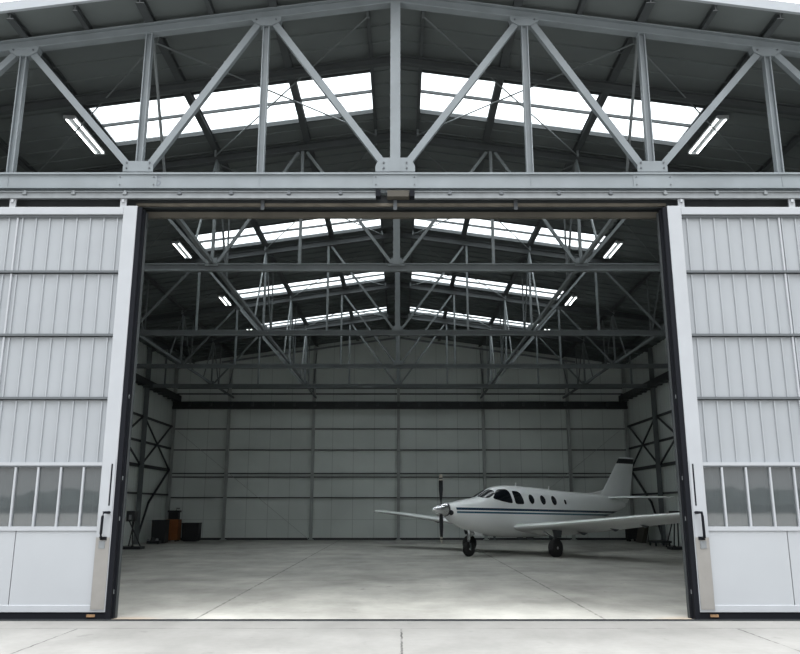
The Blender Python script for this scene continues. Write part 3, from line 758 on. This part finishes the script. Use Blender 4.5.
b = MB(); b.box(-8.42, -8.28, .028, .040, 2.92, 2.97); b.box(-8.36, -8.32, .028, .040, 2.86, 2.92); b.build('fin_mark', 'bolt', FIN)
mb = MB(); mb.loft([[V((x, a*w_, z)) for a, z in ((-1, zb_), (1, zb_), (.3, zt_), (-.3, zt_))] for x, w_, zb_, zt_ in ((-5.9, .05, 2.0, 2.10), (-6.6, .07, 1.98, 2.15), (-7.3, .07, 1.95, 2.27))])
mb.build('dorsal_fin', 'white_paint', A, True)
b = MB(); b.lathe([(0, .065), (.06, .04), (.1, .01)], (-8.5, 0, 1.69), (-1, 0, 0), 10); b.build('tail_light', 'paint_black', A, True)
# antennas
for x, z, h_ in ((-2.30, 2.32, .13), (-4.04, 2.22, .14)):
    b = MB(); b.prism([(x+.05, -.012, z-.02), (x-.05, -.012, z-.02), (x-.055, -.012, z+h_), (x-.02, -.012, z+h_)], (0, .024, 0)); b.build('antenna', 'white_paint', A)
for x, h_, w_ in ((-1.2, .12, .05), (-2.45, .07, .16), (-2.95, .08, .22), (-4.05, .10, .1)):
    zb_ = stn(x)[1]
    b = MB(); b.prism([(x+w_, -.015, zb_+.02), (x-w_, -.015, zb_+.02), (x-w_*.7, -.015, zb_-h_), (x+w_*.4, -.015, zb_-h_)], (0, .03, 0)); b.build('belly_antenna', 'bolt', A)
# landing gear
def wheel(x, y, r, w, parent, yoff=0):
    t = MB(); t.lathe([(-w/2, r*.62), (-w/2, r*.84), (-w*.40, r*.95), (-w*.2, r), (w*.2, r), (w*.40, r*.95), (w/2, r*.84), (w/2, r*.62)], (x, y, r), (0, 1, 0), 28)
    T = t.build('wheel', 'tyre', parent, True)
    h = MB(); h.lathe([(-w*.46, r*.63), (-w*.30, r*.55), (-w*.40, r*.2), (-w*.55, .03), (w*.55, .03), (w*.40, r*.2), (w*.30, r*.55), (w*.46, r*.63)], (x, y, r), (0, 1, 0), 24)
    h.build('hub', 'white_paint', T, True)
ng = empty('nose_gear', (0, 0, 0)); ng.parent = A
b = MB(); b.tube([(-.02, 0, .92), (0, 0, .52)], .055, 12); b.tube([(0, 0, .54), (.01, 0, .38)], .035, 12); b.build('strut', 'chrome', ng, True)
b = MB(); b.beam((.01, -.10, .40), (.01, .10, .40), .06, .06, side=(1, 0, 0))
for s in (-1, 1): b.beam((.01, s*.10, .42), (0, s*.10, .23), .05, .025, side=(1, 0, 0))
b.tube([(0, -.12, .24), (0, .12, .24)], .02, 8); b.build('fork', 'bolt', ng)
b = MB(); b.tube([(-.05, 0, .62), (-.45, 0, .82)], .022, 8); b.tube([(.05, .06, .70), (.15, .14, .55), (.05, .08, .45)], .012, 6); b.build('drag_link', 'chrome', ng)
for s in (-1, 1):
    b = MB(); b.prism([(-.1, s*.14, .82), (-.5, s*.15, .76), (-.46, s*.17, .64), (-.14, s*.17, .68)], (0, s*.012, 0)); b.build('gear_door', 'white_paint', ng)
wheel(0, 0, .24, .15, ng)
for s in (-1, 1):
    mg = empty('main_gear'); mg.parent = A
    b = MB(); b.tube([(-1.98, s*2.05, .86), (-1.96, s*2.02, .52)], .06, 12); b.tube([(-1.96, s*2.02, .54), (-1.95, s*2.01, .32)], .042, 12); b.build('strut', 'bolt', mg, True)
    b = MB(); b.tube([(-1.95, s*1.95, .295), (-1.95, s*2.16, .295)], .035, 10); b.build('axle', 'bolt', mg)
    b = MB(); b.tube([(-1.96, s*2.0, .6), (-1.98, s*1.55, .8)], .025, 8); b.build('side_brace', 'bolt', mg)
    b = MB(); b.prism([(-1.72, s*2.14, .88), (-2.2, s*2.14, .84), (-2.14, s*2.14, .62), (-1.82, s*2.14, .62)], (0, s*.012, 0)); b.build('gear_door', 'bolt', mg)
    wheel(-1.95, s*2.06, .295, .20, mg)

# ------------------------------------------------------------------ distant trees across the airfield (mirrored in the door panes)
tr = MB(); n = 160; rnd = random.Random(3); hs = []
hh = 6.0
for k in range(n+1):
    hh = max(3.5, min(9.5, hh+rnd.uniform(-.6, .6))); hs.append(hh*.75)
fr_ = []; rows = 6
for k in range(n+1):
    x = -150+300*k/n
    prof = [(0, 0), (1.5, .35), (0.6, .7), (0, 1), (-3, .9), (-5, 0)]
    fr_.append([V((x+rnd.uniform(-.4, .4), -178+py+rnd.uniform(-.6, .6), max(0, pz*hs[k]+(rnd.uniform(-.4, .4) if 0 < pz else 0)))) for py, pz in prof])
tr.loft(fr_)
to = tr.build('treeline', 'tree', None, True); tag(to, 'distant dark green treeline mirrored in the door panes', 'trees', kind='stuff')

# ------------------------------------------------------------------ sky, camera, view
W = bpy.data.worlds.new('World'); SC.world = W; W.use_nodes = True; nt = W.node_tree
bg = nt.nodes['Background']; tc = nt.nodes.new('ShaderNodeTexCoord')
n = nt.nodes.new('ShaderNodeTexNoise'); n.inputs['Scale'].default_value = 2.2; n.inputs['Detail'].default_value = 4
nt.links.new(tc.outputs['Generated'], n.inputs['Vector'])
r = nt.nodes.new('ShaderNodeValToRGB'); r.color_ramp.elements[0].color = (.95, .97, 1, 1); r.color_ramp.elements[1].color = (1, 1, 1, 1)
nt.links.new(n.outputs['Fac'], r.inputs['Fac'])
# bright overcast: the cloud is far brighter overhead than at the horizon
sx_ = nt.nodes.new('ShaderNodeSeparateXYZ'); nt.links.new(tc.outputs['Generated'], sx_.inputs[0])
up_ = mth(nt, 'MAXIMUM', sx_.outputs[2], 0.0)
nt.links.new(r.outputs['Color'], bg.inputs['Color'])
nt.links.new(mth(nt, 'ADD', mth(nt, 'MULTIPLY', mth(nt, 'POWER', up_, 3.6), 14.5), 0.85), bg.inputs['Strength'])

cam = bpy.data.cameras.new('Camera'); co = bpy.data.objects.new('Camera', cam); COL.objects.link(co)
cam.sensor_fit = 'HORIZONTAL'; cam.sensor_width = 36; cam.lens = 36*780/800
co.location = (0, 0, 1.6); co.rotation_euler = (PI/2+math.atan(180/780), 0, 0)
SC.camera = co
SC.view_settings.view_transform = 'Standard'; SC.view_settings.look = 'None'
SC.view_settings.exposure = 0; SC.view_settings.gamma = 1; SC.view_settings.use_curve_mapping = False
SC.cycles.max_bounces = 10; SC.cycles.diffuse_bounces = 6; SC.cycles.transparent_max_bounces = 12
SC.cycles.use_denoising = True
SC.cycles.sample_clamp_indirect = 8
